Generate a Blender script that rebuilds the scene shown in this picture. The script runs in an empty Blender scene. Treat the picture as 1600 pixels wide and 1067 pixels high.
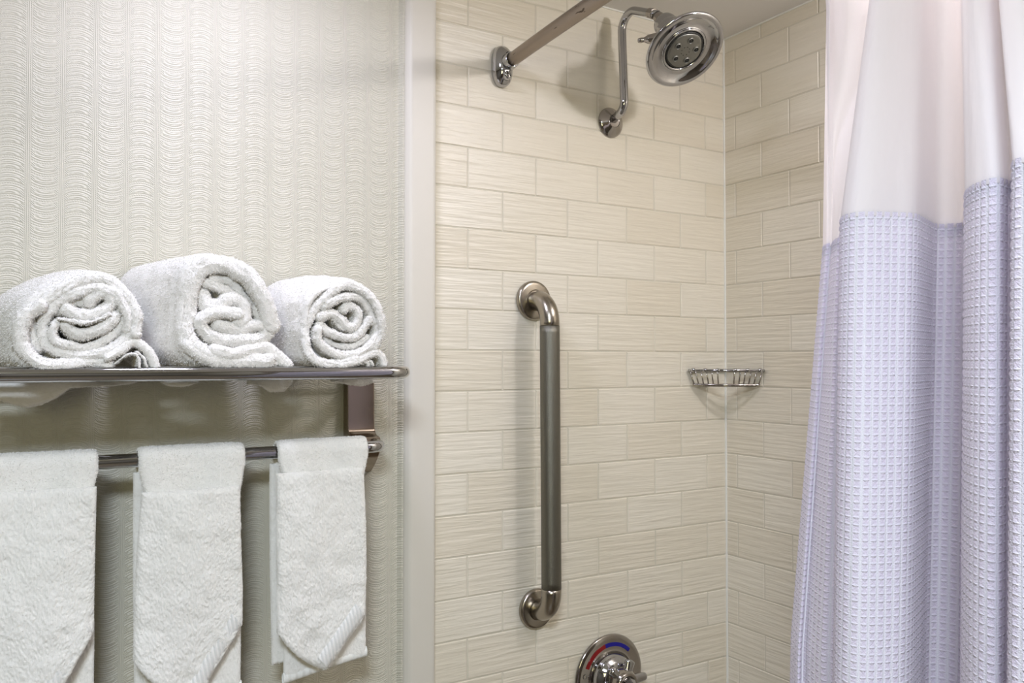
import bpy, math, random
import numpy as np
from mathutils import Vector, Matrix

random.seed(7)
RNG = np.random.default_rng(11)
SC = bpy.context.scene
COL = SC.collection
PI = math.pi
ZB = 1.5                      # height of the reference tile course above the floor
# ------------------------------------------------------------------ camera
CAMP = np.array([-0.6586, -1.3747, ZB - 0.0209])
YAW, PITCH, ROLL, FPX = 0.54375, 0.02409, -0.00024, 1302.4
Wv = np.array([math.sin(YAW) * math.cos(PITCH), math.cos(YAW) * math.cos(PITCH), math.sin(PITCH)])
Rv = np.array([math.cos(YAW), -math.sin(YAW), 0.0])
Uv = np.cross(Rv, Wv)
cam_d = bpy.data.cameras.new('camera')
cam = bpy.data.objects.new('camera', cam_d)
COL.objects.link(cam)
cam_d.sensor_width = 36.0
cam_d.lens = FPX / 1600.0 * 36.0
cam_d.clip_start = 0.01
cam.matrix_world = Matrix(((Rv[0], Uv[0], -Wv[0], CAMP[0]), (Rv[1], Uv[1], -Wv[1], CAMP[1]), (Rv[2], Uv[2], -Wv[2], CAMP[2]), (0, 0, 0, 1)))
SC.camera = cam
# ------------------------------------------------------------------ view, world, lights
SC.view_settings.view_transform = 'Standard'
SC.view_settings.look = 'None'
SC.view_settings.gamma = 1.0
SC.view_settings.use_curve_mapping = False
SC.view_settings.exposure = 0.18
SC.cycles.caustics_reflective = False
SC.cycles.caustics_refractive = False
wd = bpy.data.worlds.new('world'); SC.world = wd
wd.use_nodes = True
wd.node_tree.nodes['Background'].inputs[0].default_value = (0.9, 0.92, 1.0, 1)
wd.node_tree.nodes['Background'].inputs[1].default_value = 0.3

def area(name, loc, size, power, color, target=None, shape='DISK', size_y=None):
    d = bpy.data.lights.new(name, 'AREA'); d.shape = shape; d.size = size
    if size_y: d.size_y = size_y
    d.energy = power; d.color = color
    o = bpy.data.objects.new(name, d); COL.objects.link(o); o.location = loc
    if target is None: o.rotation_euler = (0, 0, 0)
    else: o.rotation_euler = (Vector(target) - Vector(loc)).to_track_quat('-Z', 'Y').to_euler()
    return o
CEIL = ZB + 0.7193
def point(name, loc, radius, power, color):
    d = bpy.data.lights.new(name, 'POINT'); d.shadow_soft_size = radius; d.energy = power; d.color = color
    o = bpy.data.objects.new(name, d); COL.objects.link(o); o.location = loc; return o
point('shower_globe_lamp', (0.50, -0.92, CEIL - 0.07), 0.03, 8.6, (1.0, 0.955, 0.99))
area('vanity_ceiling_lamp', (-0.40, -0.36, CEIL - 0.012), 0.16, 4.2, (0.80, 0.80, 1.0))
area('room_ceiling_lamp', (-0.95, -1.70, CEIL - 0.012), 0.45, 38.0, (0.78, 0.87, 1.0))
area('low_fill_light', (-1.3, -2.2, ZB + 0.1), 0.6, 5.4, (1.0, 0.94, 0.55), (0.0, -0.75, ZB - 0.2), 'RECTANGLE', 0.6)  # unseen warm fill added to lift the lower room, no fitting there

# ------------------------------------------------------------------ node helpers
def col(r, g, b):
    f = lambda c: (c / 255.0 / 12.92) if c / 255.0 <= 0.04045 else ((c / 255.0 + 0.055) / 1.055) ** 2.4
    return (f(r), f(g), f(b), 1)

class E:
    """tiny expression builder over Math nodes"""
    nt = None
    def __init__(s, v): s.v = v
    @staticmethod
    def op(o, *a):
        n = E.nt.nodes.new('ShaderNodeMath'); n.operation = o
        for i, x in enumerate(a):
            x = x.v if isinstance(x, E) else x
            if isinstance(x, (int, float)): n.inputs[i].default_value = x
            else: E.nt.links.new(x, n.inputs[i])
        return E(n.outputs[0])
    def __add__(s, o): return E.op('ADD', s, o)
    __radd__ = __add__
    def __sub__(s, o): return E.op('SUBTRACT', s, o)
    def __rsub__(s, o): return E.op('SUBTRACT', o, s)
    def __mul__(s, o): return E.op('MULTIPLY', s, o)
    __rmul__ = __mul__
    def __truediv__(s, o): return E.op('DIVIDE', s, o)
def eop(o, *a): return E.op(o, *a)

def new_mat(name):
    m = bpy.data.materials.new(name); m.use_nodes = True
    nt = m.node_tree; b = nt.nodes['Principled BSDF']; E.nt = nt
    return m, nt, b
def setp(b, **k):
    names = dict(base='Base Color', rough='Roughness', metal='Metallic', spec='Specular IOR Level', sheen='Sheen Weight', sheenr='Sheen Roughness',
                 sss='Subsurface Weight', coat='Coat Weight', coatr='Coat Roughness', trans='Transmission Weight')
    for q, v in k.items(): b.inputs[names[q]].default_value = v
def posnode(nt, kind='pos'):
    if kind == 'uv':
        g = nt.nodes.new('ShaderNodeUVMap'); out = g.outputs[0]
    elif kind == 'obj':
        g = nt.nodes.new('ShaderNodeTexCoord'); out = g.outputs['Object']
    else:
        g = nt.nodes.new('ShaderNodeNewGeometry'); out = g.outputs['Position']
    s = nt.nodes.new('ShaderNodeSeparateXYZ'); nt.links.new(out, s.inputs[0])
    return out, E(s.outputs[0]), E(s.outputs[1]), E(s.outputs[2])
def noise(nt, vec, scale, detail=2, mapping=None, rough=0.5):
    if mapping:
        m = nt.nodes.new('ShaderNodeMapping'); m.inputs['Scale'].default_value = mapping
        nt.links.new(vec, m.inputs[0]); vec = m.outputs[0]
    n = nt.nodes.new('ShaderNodeTexNoise'); n.inputs['Scale'].default_value = scale
    n.inputs['Detail'].default_value = detail; n.inputs['Roughness'].default_value = rough
    nt.links.new(vec, n.inputs['Vector'])
    return E(n.outputs[0])
def bump(nt, b, h, strength, dist, prev=None):
    n = nt.nodes.new('ShaderNodeBump'); n.inputs['Strength'].default_value = strength; n.inputs['Distance'].default_value = dist
    nt.links.new(h.v, n.inputs['Height'])
    if prev is not None: nt.links.new(prev.outputs[0], n.inputs['Normal'])
    nt.links.new(n.outputs[0], b.inputs['Normal'])
    return n
def mixcol(nt, b, fac, c1, c2):
    n = nt.nodes.new('ShaderNodeMix'); n.data_type = 'RGBA'
    nt.links.new(fac.v, n.inputs[0]); n.inputs[6].default_value = c1; n.inputs[7].default_value = c2
    if b is not None: nt.links.new(n.outputs[2], b.inputs['Base Color'])
    return n
def simple(name, c, **k):
    m, nt, b = new_mat(name); setp(b, base=c, **k); return m

# ---- materials
def mat_tile(name, along):
    m, nt, b = new_mat(name); setp(b, rough=0.34, spec=0.35)
    vec, X, Y, Z = posnode(nt)
    mp = (8, 8, 125)
    n1 = noise(nt, vec, 1.0, 2.5, mp, 0.55)
    n2 = noise(nt, vec, 1.0, 1.0, (3, 3, 60))
    at = nt.nodes.new('ShaderNodeAttribute'); at.attribute_name = 'tint'
    tf = E(at.outputs['Fac'])
    mx = mixcol(nt, None, tf, col(230, 224, 209), col(223, 215, 197))
    mx2 = nt.nodes.new('ShaderNodeMix'); mx2.data_type = 'RGBA'
    f = eop('MULTIPLY', eop('SUBTRACT', noise(nt, vec, 1.0, 2, (8, 8, 90)), 0.35), 0.35); f.v.node.use_clamp = True
    nt.links.new(f.v, mx2.inputs[0]); nt.links.new(mx.outputs[2], mx2.inputs[6]); mx2.inputs[7].default_value = col(196, 188, 168)
    nt.links.new(mx2.outputs[2], b.inputs['Base Color'])
    bump(nt, b, n1 * 0.75 + n2 * 0.25, 1.0, 0.0030)
    return m
M_tile = mat_tile('cream_tile', 'x')
m, nt, b = new_mat('grout'); setp(b, base=col(210, 204, 188), rough=0.8)
vec, *_ = posnode(nt); bump(nt, b, noise(nt, vec, 900, 2), 0.4, 0.0004); M_grout = m
M_caulk = simple('white_caulk', col(232, 232, 226), rough=0.45)
M_ceil = simple('ceiling_paint', col(226, 224, 221), rough=0.7)
m, nt, b = new_mat('painted_trim'); setp(b, base=col(216, 212, 202), rough=0.42, spec=0.3)
vec, *_ = posnode(nt); bump(nt, b, noise(nt, vec, 60, 3), 0.12, 0.001); M_trim = m

def mat_wallpaper():
    m, nt, b = new_mat('embossed_wallpaper'); setp(b, rough=0.5, spec=0.32)
    vec, X, Y, Z = posnode(nt)
    W = 0.0429; P = 0.427; R = 0.85; lam = P / 5.5
    u = (X + 0.3375) / W
    c = eop('FLOOR', u); lx = (u - c) - 0.5
    par = eop('PINGPONG', c, 1.0)                # 1 on odd columns
    sgn = 1.0 - par * 2.0
    zz = (Z / W) * sgn + 100.0
    h = eop('SQRT', eop('SUBTRACT', R * R, lx * lx))
    k = eop('CEIL', (zz - h) / P)
    dz = zz - k * P
    r = eop('SQRT', lx * lx + dz * dz)
    q = eop('SUBTRACT', R, r) / lam
    ring = eop('COSINE', q * (2 * PI)) * 0.5 + 0.5
    # dotted second ring
    ring2 = eop('COMPARE', eop('FLOOR', q + 0.5), 1.0, 0.1)
    ang = eop('ARCTAN2', lx, dz)
    dots = eop('GREATER_THAN', eop('SINE', ang * 62.0), -0.1)
    ring = ring * eop('SUBTRACT', 1.0, ring2 * (1.0 - dots))
    # small nested arches in the heart of each scallop
    cz = eop('SUBTRACT', dz, R - P - 0.015)
    r2 = eop('SQRT', lx * lx * 0.18 + cz * cz)
    inn = eop('LESS_THAN', r2, 0.185)
    ring = ring * (1.0 - inn) + (eop('COSINE', r2 * (2 * PI / 0.078)) * 0.5 + 0.5) * inn
    # core fan of diagonal strokes in the lower corners of each scallop
    core = eop('GREATER_THAN', q, 2.6)
    fan = eop('COSINE', (lx * sgn * 1.0 + zz) * (2 * PI / 0.075)) * 0.5 + 0.5
    side = eop('GREATER_THAN', eop('ABSOLUTE', lx), 0.30)
    cf = core * side
    ring = ring * (1.0 - cf) + fan * cf
    # column borders: two vertical lines and a dotted one
    al = eop('ABSOLUTE', lx)
    edge = eop('GREATER_THAN', al, 0.40)
    vl = eop('COSINE', (al - 0.5) * (2 * PI / 0.058)) * 0.5 + 0.5
    dotm = eop('COMPARE', al, 0.44, 0.022)
    zdot = eop('GREATER_THAN', eop('SINE', (Z / W) * (2 * PI / 0.07)), -0.2)
    vl = vl * eop('SUBTRACT', 1.0, dotm * (1.0 - zdot))
    hgt = ring * (1.0 - edge) + vl * edge
    seam = eop('COMPARE', X, -0.2949, 0.0006)
    hgt = hgt - seam * 1.5
    jit = noise(nt, vec, 420, 2)
    bp = bump(nt, b, hgt + jit * 0.6, 1.0, 0.0005)
    f = noise(nt, vec, 4, 2)
    mixcol(nt, b, f, col(208, 205, 192), col(200, 197, 182))
    return m
M_paper = mat_wallpaper()

def mat_metal(name, c, rough, brushed=None, peen=False):
    m, nt, b = new_mat(name); setp(b, base=c, rough=rough, metal=1.0)
    vec, X, Y, Z = posnode(nt)
    if brushed: bump(nt, b, noise(nt, vec, 1.0, 2, brushed), 0.25, 0.0003)
    if peen:
        v = nt.nodes.new('ShaderNodeTexVoronoi'); v.inputs['Scale'].default_value = 950
        nt.links.new(vec, v.inputs['Vector']); bump(nt, b, E(v.outputs[0]), 0.6, 0.0005)
    return m
M_chrome = mat_metal('polished_chrome', col(184, 184, 186), 0.06)
M_chrome2 = mat_metal('worn_chrome', col(176, 171, 166), 0.12)
M_plate = mat_metal('warm_reflecting_chrome_plate', col(156, 143, 128), 0.14)  # plain chrome, brown reflection of the room put into its colour
M_nickel = mat_metal('brushed_steel', col(164, 157, 146), 0.24, (40, 40, 1500))
M_peen = mat_metal('peened_steel_grip', col(126, 124, 115), 0.40, None, True)
m, nt, b = new_mat('satin_rod_metal'); setp(b, base=col(150, 138, 126), rough=0.34, metal=0.9)
vec, X, Y, Z = posnode(nt)
sp = noise(nt, vec, 1, 5, (160, 30, 160)); sp = eop('GREATER_THAN', sp, 0.68)
mixcol(nt, b, sp, col(150, 138, 126), col(84, 74, 64)); bump(nt, b, noise(nt, vec, 1.0, 2, (900, 10, 900)), 0.3, 0.0004)
M_rod = m
M_dark = simple('dark_rubber', col(38, 38, 36), rough=0.5)
M_spray = mat_metal('grey_spray_plate', col(140, 140, 135), 0.42)
M_red = simple('red_marking', col(128, 10, 14), rough=0.4)
M_blue = simple('blue_marking', col(16, 12, 130), rough=0.4)
M_mark = simple('grey_marking', col(120, 116, 106), rough=0.5)
M_brown = simple('dark_bronze_plate', col(118, 106, 94), rough=0.22, metal=0.9)

def mat_terry(name, c, c2):
    m, nt, b = new_mat(name); setp(b, rough=0.95, spec=0.1, sheen=0.35, sheenr=0.5)
    vec, *_ = posnode(nt, 'obj')
    mixcol(nt, b, noise(nt, vec, 300, 3), c, c2)
    n = noise(nt, vec, 900, 3, None, 0.7)
    bump(nt, b, n, 0.6, 0.0010)
    return m
M_terry = mat_terry('white_terry_cloth', col(238, 237, 232), col(247, 246, 243))
M_terry_s = mat_terry('white_terry_cloth_shelf', col(232, 230, 226), col(242, 240, 237))
m, nt, b = new_mat('ribbed_terry_border'); setp(b, rough=0.9, spec=0.1, sheen=0.2)
vec, X, Y, Z = posnode(nt, 'uv')
rb = eop('SINE', X * (2 * PI / 0.0058)) * 0.5 + 0.5
b.inputs['Base Color'].default_value = col(241, 241, 238)
mixcol(nt, b, rb, col(228, 229, 228), col(242, 242, 240)); bump(nt, b, rb + noise(nt, vec, 800, 2) * 0.9, 0.7, 0.0014); M_rib = m

# ---- curtain fabrics
m, nt, b = new_mat('waffle_weave_fabric'); setp(b, rough=0.85, spec=0.15, sheen=0.2)
vec, X, Y, Z = posnode(nt, 'uv')
Cw = 0.0067; CwX = 0.0079
fx = eop('ABSOLUTE', (X / CwX - eop('FLOOR', X / CwX)) - 0.5) * 2.0
fy = eop('ABSOLUTE', (Y / Cw - eop('FLOOR', Y / Cw)) - 0.5) * 2.0
ridge = eop('MAXIMUM', eop('POWER', fx, 1.8), eop('POWER', fy, 1.8) * 0.62)
nn = noise(nt, vec, 900, 2)
bump(nt, b, ridge + nn * 0.3, 0.9, 0.0026)
mixcol(nt, b, ridge, col(220, 212, 230), col(242, 243, 250))  # lilac shade of the pits put into the weave colour
tr = nt.nodes.new('ShaderNodeBsdfTranslucent'); tr.inputs[0].default_value = col(224, 214, 232)
ms = nt.nodes.new('ShaderNodeMixShader'); ms.inputs[0].default_value = 0.15
out = nt.nodes['Material Output']
nt.links.new(b.outputs[0], ms.inputs[1]); nt.links.new(tr.outputs[0], ms.inputs[2]); nt.links.new(ms.outputs[0], out.inputs[0])
M_waffle = m
m, nt, b = new_mat('sheer_header_fabric'); setp(b, rough=0.6, spec=0.2, sheen=0.2)
vec, X, Y, Z = posnode(nt, 'uv')
b.inputs['Base Color'].default_value = col(233, 229, 229)
bump(nt, b, noise(nt, vec, 1, 3, (60, 14, 1)) + noise(nt, vec, 1500, 1) * 0.05, 0.35, 0.004)
tr = nt.nodes.new('ShaderNodeBsdfTranslucent'); tr.inputs[0].default_value = col(240, 232, 236)
ms = nt.nodes.new('ShaderNodeMixShader'); ms.inputs[0].default_value = 0.35
out = nt.nodes['Material Output']
nt.links.new(b.outputs[0], ms.inputs[1]); nt.links.new(tr.outputs[0], ms.inputs[2]); nt.links.new(ms.outputs[0], out.inputs[0])
M_header = m
m, nt, b = new_mat('lavender_seam_band'); setp(b, rough=0.85, spec=0.15)
vec, X, Y, Z = posnode(nt, 'uv'); nn = noise(nt, vec, 1, 3, (260, 420, 1)); mixcol(nt, b, nn, col(196, 192, 214), col(226, 224, 238)); bump(nt, b, nn, 0.9, 0.003); M_seam = m
M_liner = simple('pale_liner', col(226, 226, 234), rough=0.5)

# ------------------------------------------------------------------ mesh helpers
def link(name, me, mat, parent=None, smooth=True):
    if mat is not None: me.materials.append(mat)
    me.polygons.foreach_set('use_smooth', np.full(len(me.polygons), bool(smooth)))
    me.update()
    o = bpy.data.objects.new(name, me); COL.objects.link(o)
    if parent is not None: o.parent = parent; o.matrix_parent_inverse = parent.matrix_world.inverted()
    return o
def np_mesh(name, V, quads=None, tris=None):
    me = bpy.data.meshes.new(name)
    V = np.asarray(V, dtype=np.float32)
    nq = 0 if quads is None else len(quads); ntr = 0 if tris is None else len(tris)
    me.vertices.add(len(V)); me.vertices.foreach_set('co', V.ravel())
    idx = []; 
    if nq: idx.append(np.asarray(quads, np.int32).ravel())
    if ntr: idx.append(np.asarray(tris, np.int32).ravel())
    idx = np.concatenate(idx)
    me.loops.add(len(idx)); me.loops.foreach_set('vertex_index', idx)
    me.polygons.add(nq + ntr)
    st = np.concatenate([np.arange(nq, dtype=np.int32) * 4, nq * 4 + np.arange(ntr, dtype=np.int32) * 3])
    me.polygons.foreach_set('loop_start', st)
    me.update(calc_edges=True); me.validate()
    return me
def grid_quads(n, m_, wrapn=False, wrapm=False, off=0):
    i = np.arange(n if wrapn else n - 1); j = np.arange(m_ if wrapm else m_ - 1)
    I, J = np.meshgrid(i, j, indexing='ij')
    I2 = (I + 1) % n; J2 = (J + 1) % m_
    return (np.stack([I * m_ + J, I2 * m_ + J, I2 * m_ + J2, I * m_ + J2], -1).reshape(-1, 4) + off)
def empty(name, loc, label=None, cat=None, group=None):
    o = bpy.data.objects.new(name, None); COL.objects.link(o); o.location = loc; o.empty_display_size = 0.05
    bpy.context.view_layer.update()
    tag(o, label, cat, group); return o
def tag(o, label=None, cat=None, group=None, kind=None):
    if label: o['label'] = label
    if cat: o['category'] = cat
    if group: o['group'] = group
    if kind: o['kind'] = kind
    return o
def catmull(pts, n, closed=False):
    P = np.asarray(pts, float); k = len(P)
    if closed: Q = np.vstack([P[-1], P, P[0], P[1]]); segs = k
    else: Q = np.vstack([2 * P[0] - P[1], P, 2 * P[-1] - P[-2]]); segs = k - 1
    t = np.linspace(0, segs, n, endpoint=not closed); i = np.minimum(t.astype(int), segs - 1); f = (t - i)[:, None]
    a, b_, c, d = Q[i], Q[i + 1], Q[i + 2], Q[i + 3]
    return 0.5 * ((2 * b_) + (-a + c) * f + (2 * a - 5 * b_ + 4 * c - d) * f ** 2 + (-a + 3 * b_ - 3 * c + d) * f ** 3)
def resample(P, step=None, n=None, closed=False):
    P = np.asarray(P, float)
    if closed: P = np.vstack([P, P[0]])
    L = np.concatenate([[0], np.cumsum(np.linalg.norm(np.diff(P, axis=0), axis=1))])
    if n is None: n = max(3, int(L[-1] / step))
    t = np.linspace(0, L[-1], n, endpoint=not closed)
    return np.stack([np.interp(t, L, P[:, a]) for a in range(P.shape[1])], -1)
def tube(name, path, r, mat, parent=None, seg=24, radii=None, caps=True):
    P = np.asarray(path, float); n = len(P)
    T = np.gradient(P, axis=0); T /= np.linalg.norm(T, axis=1)[:, None]
    up = np.array([0, 0, 1.0]) if abs(T[0][2]) < 0.9 else np.array([1.0, 0, 0])
    N = np.cross(T[0], up); N /= np.linalg.norm(N)
    V = []; a = np.arange(seg) * 2 * PI / seg
    for i in range(n):
        N = N - T[i] * (N @ T[i]); N /= np.linalg.norm(N); B = np.cross(T[i], N)
        rr = r if radii is None else radii[i]
        V.append(P[i] + rr * (np.cos(a)[:, None] * N + np.sin(a)[:, None] * B))
    V = np.concatenate(V); Q = grid_quads(n, seg, wrapm=True); tr = []
    if caps:
        c0, c1 = len(V), len(V) + 1; V = np.vstack([V, P[0], P[-1]])
        for j in range(seg):
            j2 = (j + 1) % seg
            tr.append((c0, j, j2)); tr.append((c1, (n - 1) * seg + j2, (n - 1) * seg + j))
    me = np_mesh(name, V, Q, tr if caps else None)
    return link(name, me, mat, parent)
def arc_path(pts, rad, step=0.004):
    """polyline with filleted corners"""
    pts = [np.array(p, float) for p in pts]; out = [pts[0]]
    for i in range(1, len(pts) - 1):
        a, b_, c = pts[i - 1], pts[i], pts[i + 1]
        u = (a - b_) / np.linalg.norm(a - b_); v = (c - b_) / np.linalg.norm(c - b_)
        r = rad[i - 1] if isinstance(rad, (list, tuple)) else rad
        th = math.acos(max(-1, min(1, u @ v))); d = r / math.tan(th / 2)
        h = (u + v) / np.linalg.norm(u + v); cc = b_ + h * (r / math.sin(th / 2))
        s, e = b_ + u * d - cc, b_ + v * d - cc
        om = math.acos(max(-1, min(1, (s @ e) / r / r))); K = 14
        for k in range(K + 1):
            f = k / K; out.append(cc + (math.sin((1 - f) * om) * s + math.sin(f * om) * e) / math.sin(om))
    out.append(pts[-1])
    P = np.array(out)
    keep = [0] + [i for i in range(1, len(P)) if np.linalg.norm(P[i] - P[i - 1]) > 1e-6]
    P = P[keep]
    Q = [P[0]]
    for i in range(1, len(P)):
        d = np.linalg.norm(P[i] - P[i - 1]); k = max(1, int(d / 0.02))
        for j in range(1, k + 1): Q.append(P[i - 1] + (P[i] - P[i - 1]) * j / k)
    return np.array(Q)
def lathe(name, prof, origin, axis, mat, parent=None, seg=64, bumpfn=None):
    """prof: list of (radius, distance along axis)"""
    ax = np.array(axis, float); ax /= np.linalg.norm(ax)
    up = np.array([0, 0, 1.0]) if abs(ax[2]) < 0.95 else np.array([1.0, 0, 0])
    N = np.cross(up, ax); N /= np.linalg.norm(N); B = np.cross(ax, N)
    a = np.arange(seg) * 2 * PI / seg; V = []
    for r, h in prof:
        rr = np.full(seg, max(r, 1e-5))
        if bumpfn is not None: rr = rr * bumpfn(a, h)
        V.append(np.array(origin) + ax * h + rr[:, None] * (np.cos(a)[:, None] * N + np.sin(a)[:, None] * B))
    V = np.concatenate(V)
    me = np_mesh(name, V, grid_quads(len(prof), seg, wrapm=True))
    return link(name, me, mat, parent)
def box(name, lo, hi, mat, parent=None, bev=0.0, kind=None):
    import bmesh
    bm = bmesh.new(); bmesh.ops.create_cube(bm, size=1)
    lo = Vector(lo); hi = Vector(hi)
    for v in bm.verts: v.co = Vector([(lo[i] + hi[i]) / 2 + v.co[i] * (hi[i] - lo[i]) for i in range(3)])
    if bev: bmesh.ops.bevel(bm, geom=bm.edges[:], offset=bev, segments=3, affect='EDGES', profile=0.5)
    me = bpy.data.meshes.new(name); bm.to_mesh(me); bm.free()
    o = link(name, me, mat, parent, smooth=False)
    if kind: o['kind'] = kind
    return o
def rprof(pts, r=0.002, k=5):
    """round the corners of a lathe profile"""
    P = arc2(pts, r, k); return P
def arc2(pts, r, k):
    out = [tuple(pts[0])]
    for i in range(1, len(pts) - 1):
        a, b_, c = [np.array(q, float) for q in (pts[i - 1], pts[i], pts[i + 1])]
        la, lc = np.linalg.norm(a - b_), np.linalg.norm(c - b_); d = min(r, la * .45, lc * .45)
        p, q = b_ + (a - b_) / la * d, b_ + (c - b_) / lc * d
        for j in range(k + 1):
            f = j / k; out.append(tuple((1 - f) ** 2 * p + 2 * f * (1 - f) * b_ + f * f * q))
    out.append(tuple(pts[-1])); return out

# value noise in numpy
_PERM = RNG.random((64, 64, 64)).astype(np.float32)
def vnoise(P, scale):
    Q = P * scale; i = np.floor(Q).astype(int); f = Q - i; f = f * f * (3 - 2 * f); i &= 63; j = (i + 1) & 63
    g = lambda a, b_, c: _PERM[a, b_, c]
    x0, y0, z0 = i.T; x1, y1, z1 = j.T; fx, fy, fz = f.T
    a = g(x0, y0, z0) * (1 - fx) + g(x1, y0, z0) * fx; b_ = g(x0, y1, z0) * (1 - fx) + g(x1, y1, z0) * fx
    c = g(x0, y0, z1) * (1 - fx) + g(x1, y0, z1) * fx; d = g(x0, y1, z1) * (1 - fx) + g(x1, y1, z1) * fx
    return ((a * (1 - fy) + b_ * fy) * (1 - fz) + (c * (1 - fy) + d * fy) * fz) * 2 - 1

# ------------------------------------------------------------------ room shell
HT = 0.0762; HALF = 0.9948 * HT; XC = 0.7414; BO = 0.0339
def tile_wall(name, plane, lo, hi, zlo, zhi, parity_flip):
    """individually bevelled tiles standing 1.4 mm off a grout bed"""
    V, Q, tint = [], [], []
    g = 0.0006; bv = 0.0018; d = 0.0018
    def pt(s, dep, z):
        return (s, dep, z) if plane == 'A' else (XC + dep, s, z)
    kmin = int(math.floor(8 - (zhi - ZB) / HT)) - 1; kmax = int(math.ceil(8 - (zlo - ZB) / HT)) + 1
    for k in range(kmin, kmax):
        z1 = ZB - (k - 8) * HT; z0 = z1 - HT
        z1c, z0c = min(z1, zhi), max(z0, zlo)
        if z1c - z0c < 0.004: continue
        odd = k % 2
        jmin = -40; 
        for j in range(-40, 60):
            if plane == 'A':
                if (j % 2) != odd: continue
                s0, s1 = j * HALF, (j + 2) * HALF
            else:
                if (j % 2) == odd: continue
                s1, s0 = -(BO + j * HALF), -(BO + (j + 2) * HALF)
            a, b_ = max(s0, lo), min(s1, hi)
            if b_ - a < 0.006: continue
            a += g; b_ -= g; zz0, zz1 = z0c + g, z1c - g
            o = len(V); tx, tz = random.uniform(-1, 1) * 0.0005, random.uniform(-1, 1) * 0.0005
            t = random.random()
            for (s, z) in ((a, zz0), (b_, zz0), (b_, zz1), (a, zz1)): V.append(pt(s, d, z))
            for ii, (s, z) in enumerate(((a + bv, zz0 + bv), (b_ - bv, zz0 + bv), (b_ - bv, zz1 - bv), (a + bv, zz1 - bv))):
                V.append(pt(s, tx * (1 if ii in (1, 2) else -1) * .5 + tz * (1 if ii > 1 else -1) * .5 , z))
            q = [(o + 4, o + 5, o + 6, o + 7)] + [(o + i, o + (i + 1) % 4, o + 4 + (i + 1) % 4, o + 4 + i) for i in range(4)]
            if plane == 'B': q = [tuple(reversed(x)) for x in q]
            Q += q; tint += [t] * 20
    n_t = len(Q)
    o = len(V)
    for s, z in ((lo, zlo), (hi, zlo), (hi, zhi), (lo, zhi)): V.append(pt(s, 0.0011, z))
    for s, z in ((lo, zlo), (hi, zlo), (hi, zhi), (lo, zhi)): V.append(pt(s, 0.06, z))
    bq = [(o, o + 1, o + 2, o + 3), (o + 7, o + 6, o + 5, o + 4)] + [(o + (i + 1) % 4, o + i, o + 4 + i, o + 4 + (i + 1) % 4) for i in range(4)]
    if plane == 'B': bq = [tuple(reversed(x)) for x in bq]
    Q += bq; tint += [0.5] * 24
    me = np_mesh(name, V, Q)
    at = me.attributes.new('tint', 'FLOAT', 'CORNER'); at.data.foreach_set('value', np.array(tint, np.float32)[:len(me.loops)])
    me.materials.append(M_tile); me.materials.append(M_grout)
    mi = np.zeros(len(me.polygons), np.int32); mi[n_t:] = 1; me.polygons.foreach_set('material_index', mi); me.polygons.foreach_set('use_smooth', np.zeros(len(me.polygons), bool)); me.update()
    o = bpy.data.objects.new(name, me); COL.objects.link(o); o['kind'] = 'structure'
    return o
tile_wall('wall_shower', 'A', 0.0, XC, 0.0, CEIL, False)
tile_wall('wall_right', 'B', -1.56, 0.0, 0.0, CEIL, False)

# papered wall, its right edge turning out on to the trim
def paper_wall():
    prof = [(-2.2, 0.0), (-0.0665, 0.0), (-0.0655, -0.0002), (-0.0645, -0.0012), (-0.0600, -0.0060), (-0.0585, -0.0068), (-0.0565, -0.0070), (-0.0540, -0.0070), (-0.0540, 0.06), (-2.2, 0.06)]
    V = [(x, y, z) for x, y in prof for z in (0.0, CEIL)]
    n = len(prof); Q = grid_quads(n, 2, wrapn=True)
    me = np_mesh('wall_back', V, Q)
    import bmesh
    bm = bmesh.new(); bm.from_mesh(me); bmesh.ops.holes_fill(bm, edges=bm.edges[:]); bmesh.ops.recalc_face_normals(bm, faces=bm.faces[:]); bm.to_mesh(me); bm.free()
    o = link('wall_back', me, M_paper, smooth=False); o['kind'] = 'structure'
paper_wall()
def trim():
    prof = [(-0.0570, 0.004), (-0.0565, -0.0075), (-0.0545, -0.0105), (-0.050, -0.0145), (-0.0465, -0.0165), (-0.044, -0.017), (-0.004, -0.0165), (0.0010, -0.0150), (0.0028, -0.0120), (0.0030, 0.004)]
    P = arc2(prof, 0.0012, 3)
    V = [(x, y, z) for x, y in P for z in (0.0, CEIL)]
    me = np_mesh('trim_1', V, grid_quads(len(P), 2))
    o = link('trim_1', me, M_trim); o['kind'] = 'structure'
trim()
box('trim_2', (XC - 0.0032, -0.0028, 0.0), (XC + 0.001, 0.002, CEIL), M_caulk, bev=0.0008, kind='structure')
box('trim_3', (0.003, -0.0028, CEIL - 0.0030), (XC, 0.002, CEIL + 0.001), M_caulk, bev=0.0008, kind='structure')
box('trim_4', (XC - 0.0028, -1.56, CEIL - 0.0030), (XC + 0.002, 0.0, CEIL + 0.001), M_caulk, bev=0.0008, kind='structure')
box('trim_5', (0.0026, -0.0035, 0.0), (0.0060, 0.002, CEIL), M_caulk, bev=0.0008, kind='structure')
box('ceiling', (-2.2, -2.6, CEIL), (XC + 0.06, 0.06, CEIL + 0.05), M_ceil, kind='structure')
m, nt, b = new_mat('stone_floor_tile'); setp(b, rough=0.35)
vec, X, Y, Z = posnode(nt); mixcol(nt, b, noise(nt, vec, 7, 5), col(96, 84, 68), col(140, 126, 106)); M_floor = m
box('floor', (-2.2, -2.6, -0.05), (XC + 0.06, 0.06, 0.0), M_floor, kind='structure')
M_paint = simple('warm_wall_paint', col(112, 104, 92), rough=0.7)
box('wall_left', (-2.26, -2.6, 0.0), (-2.2, 0.06, CEIL), M_paint, kind='structure')
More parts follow.
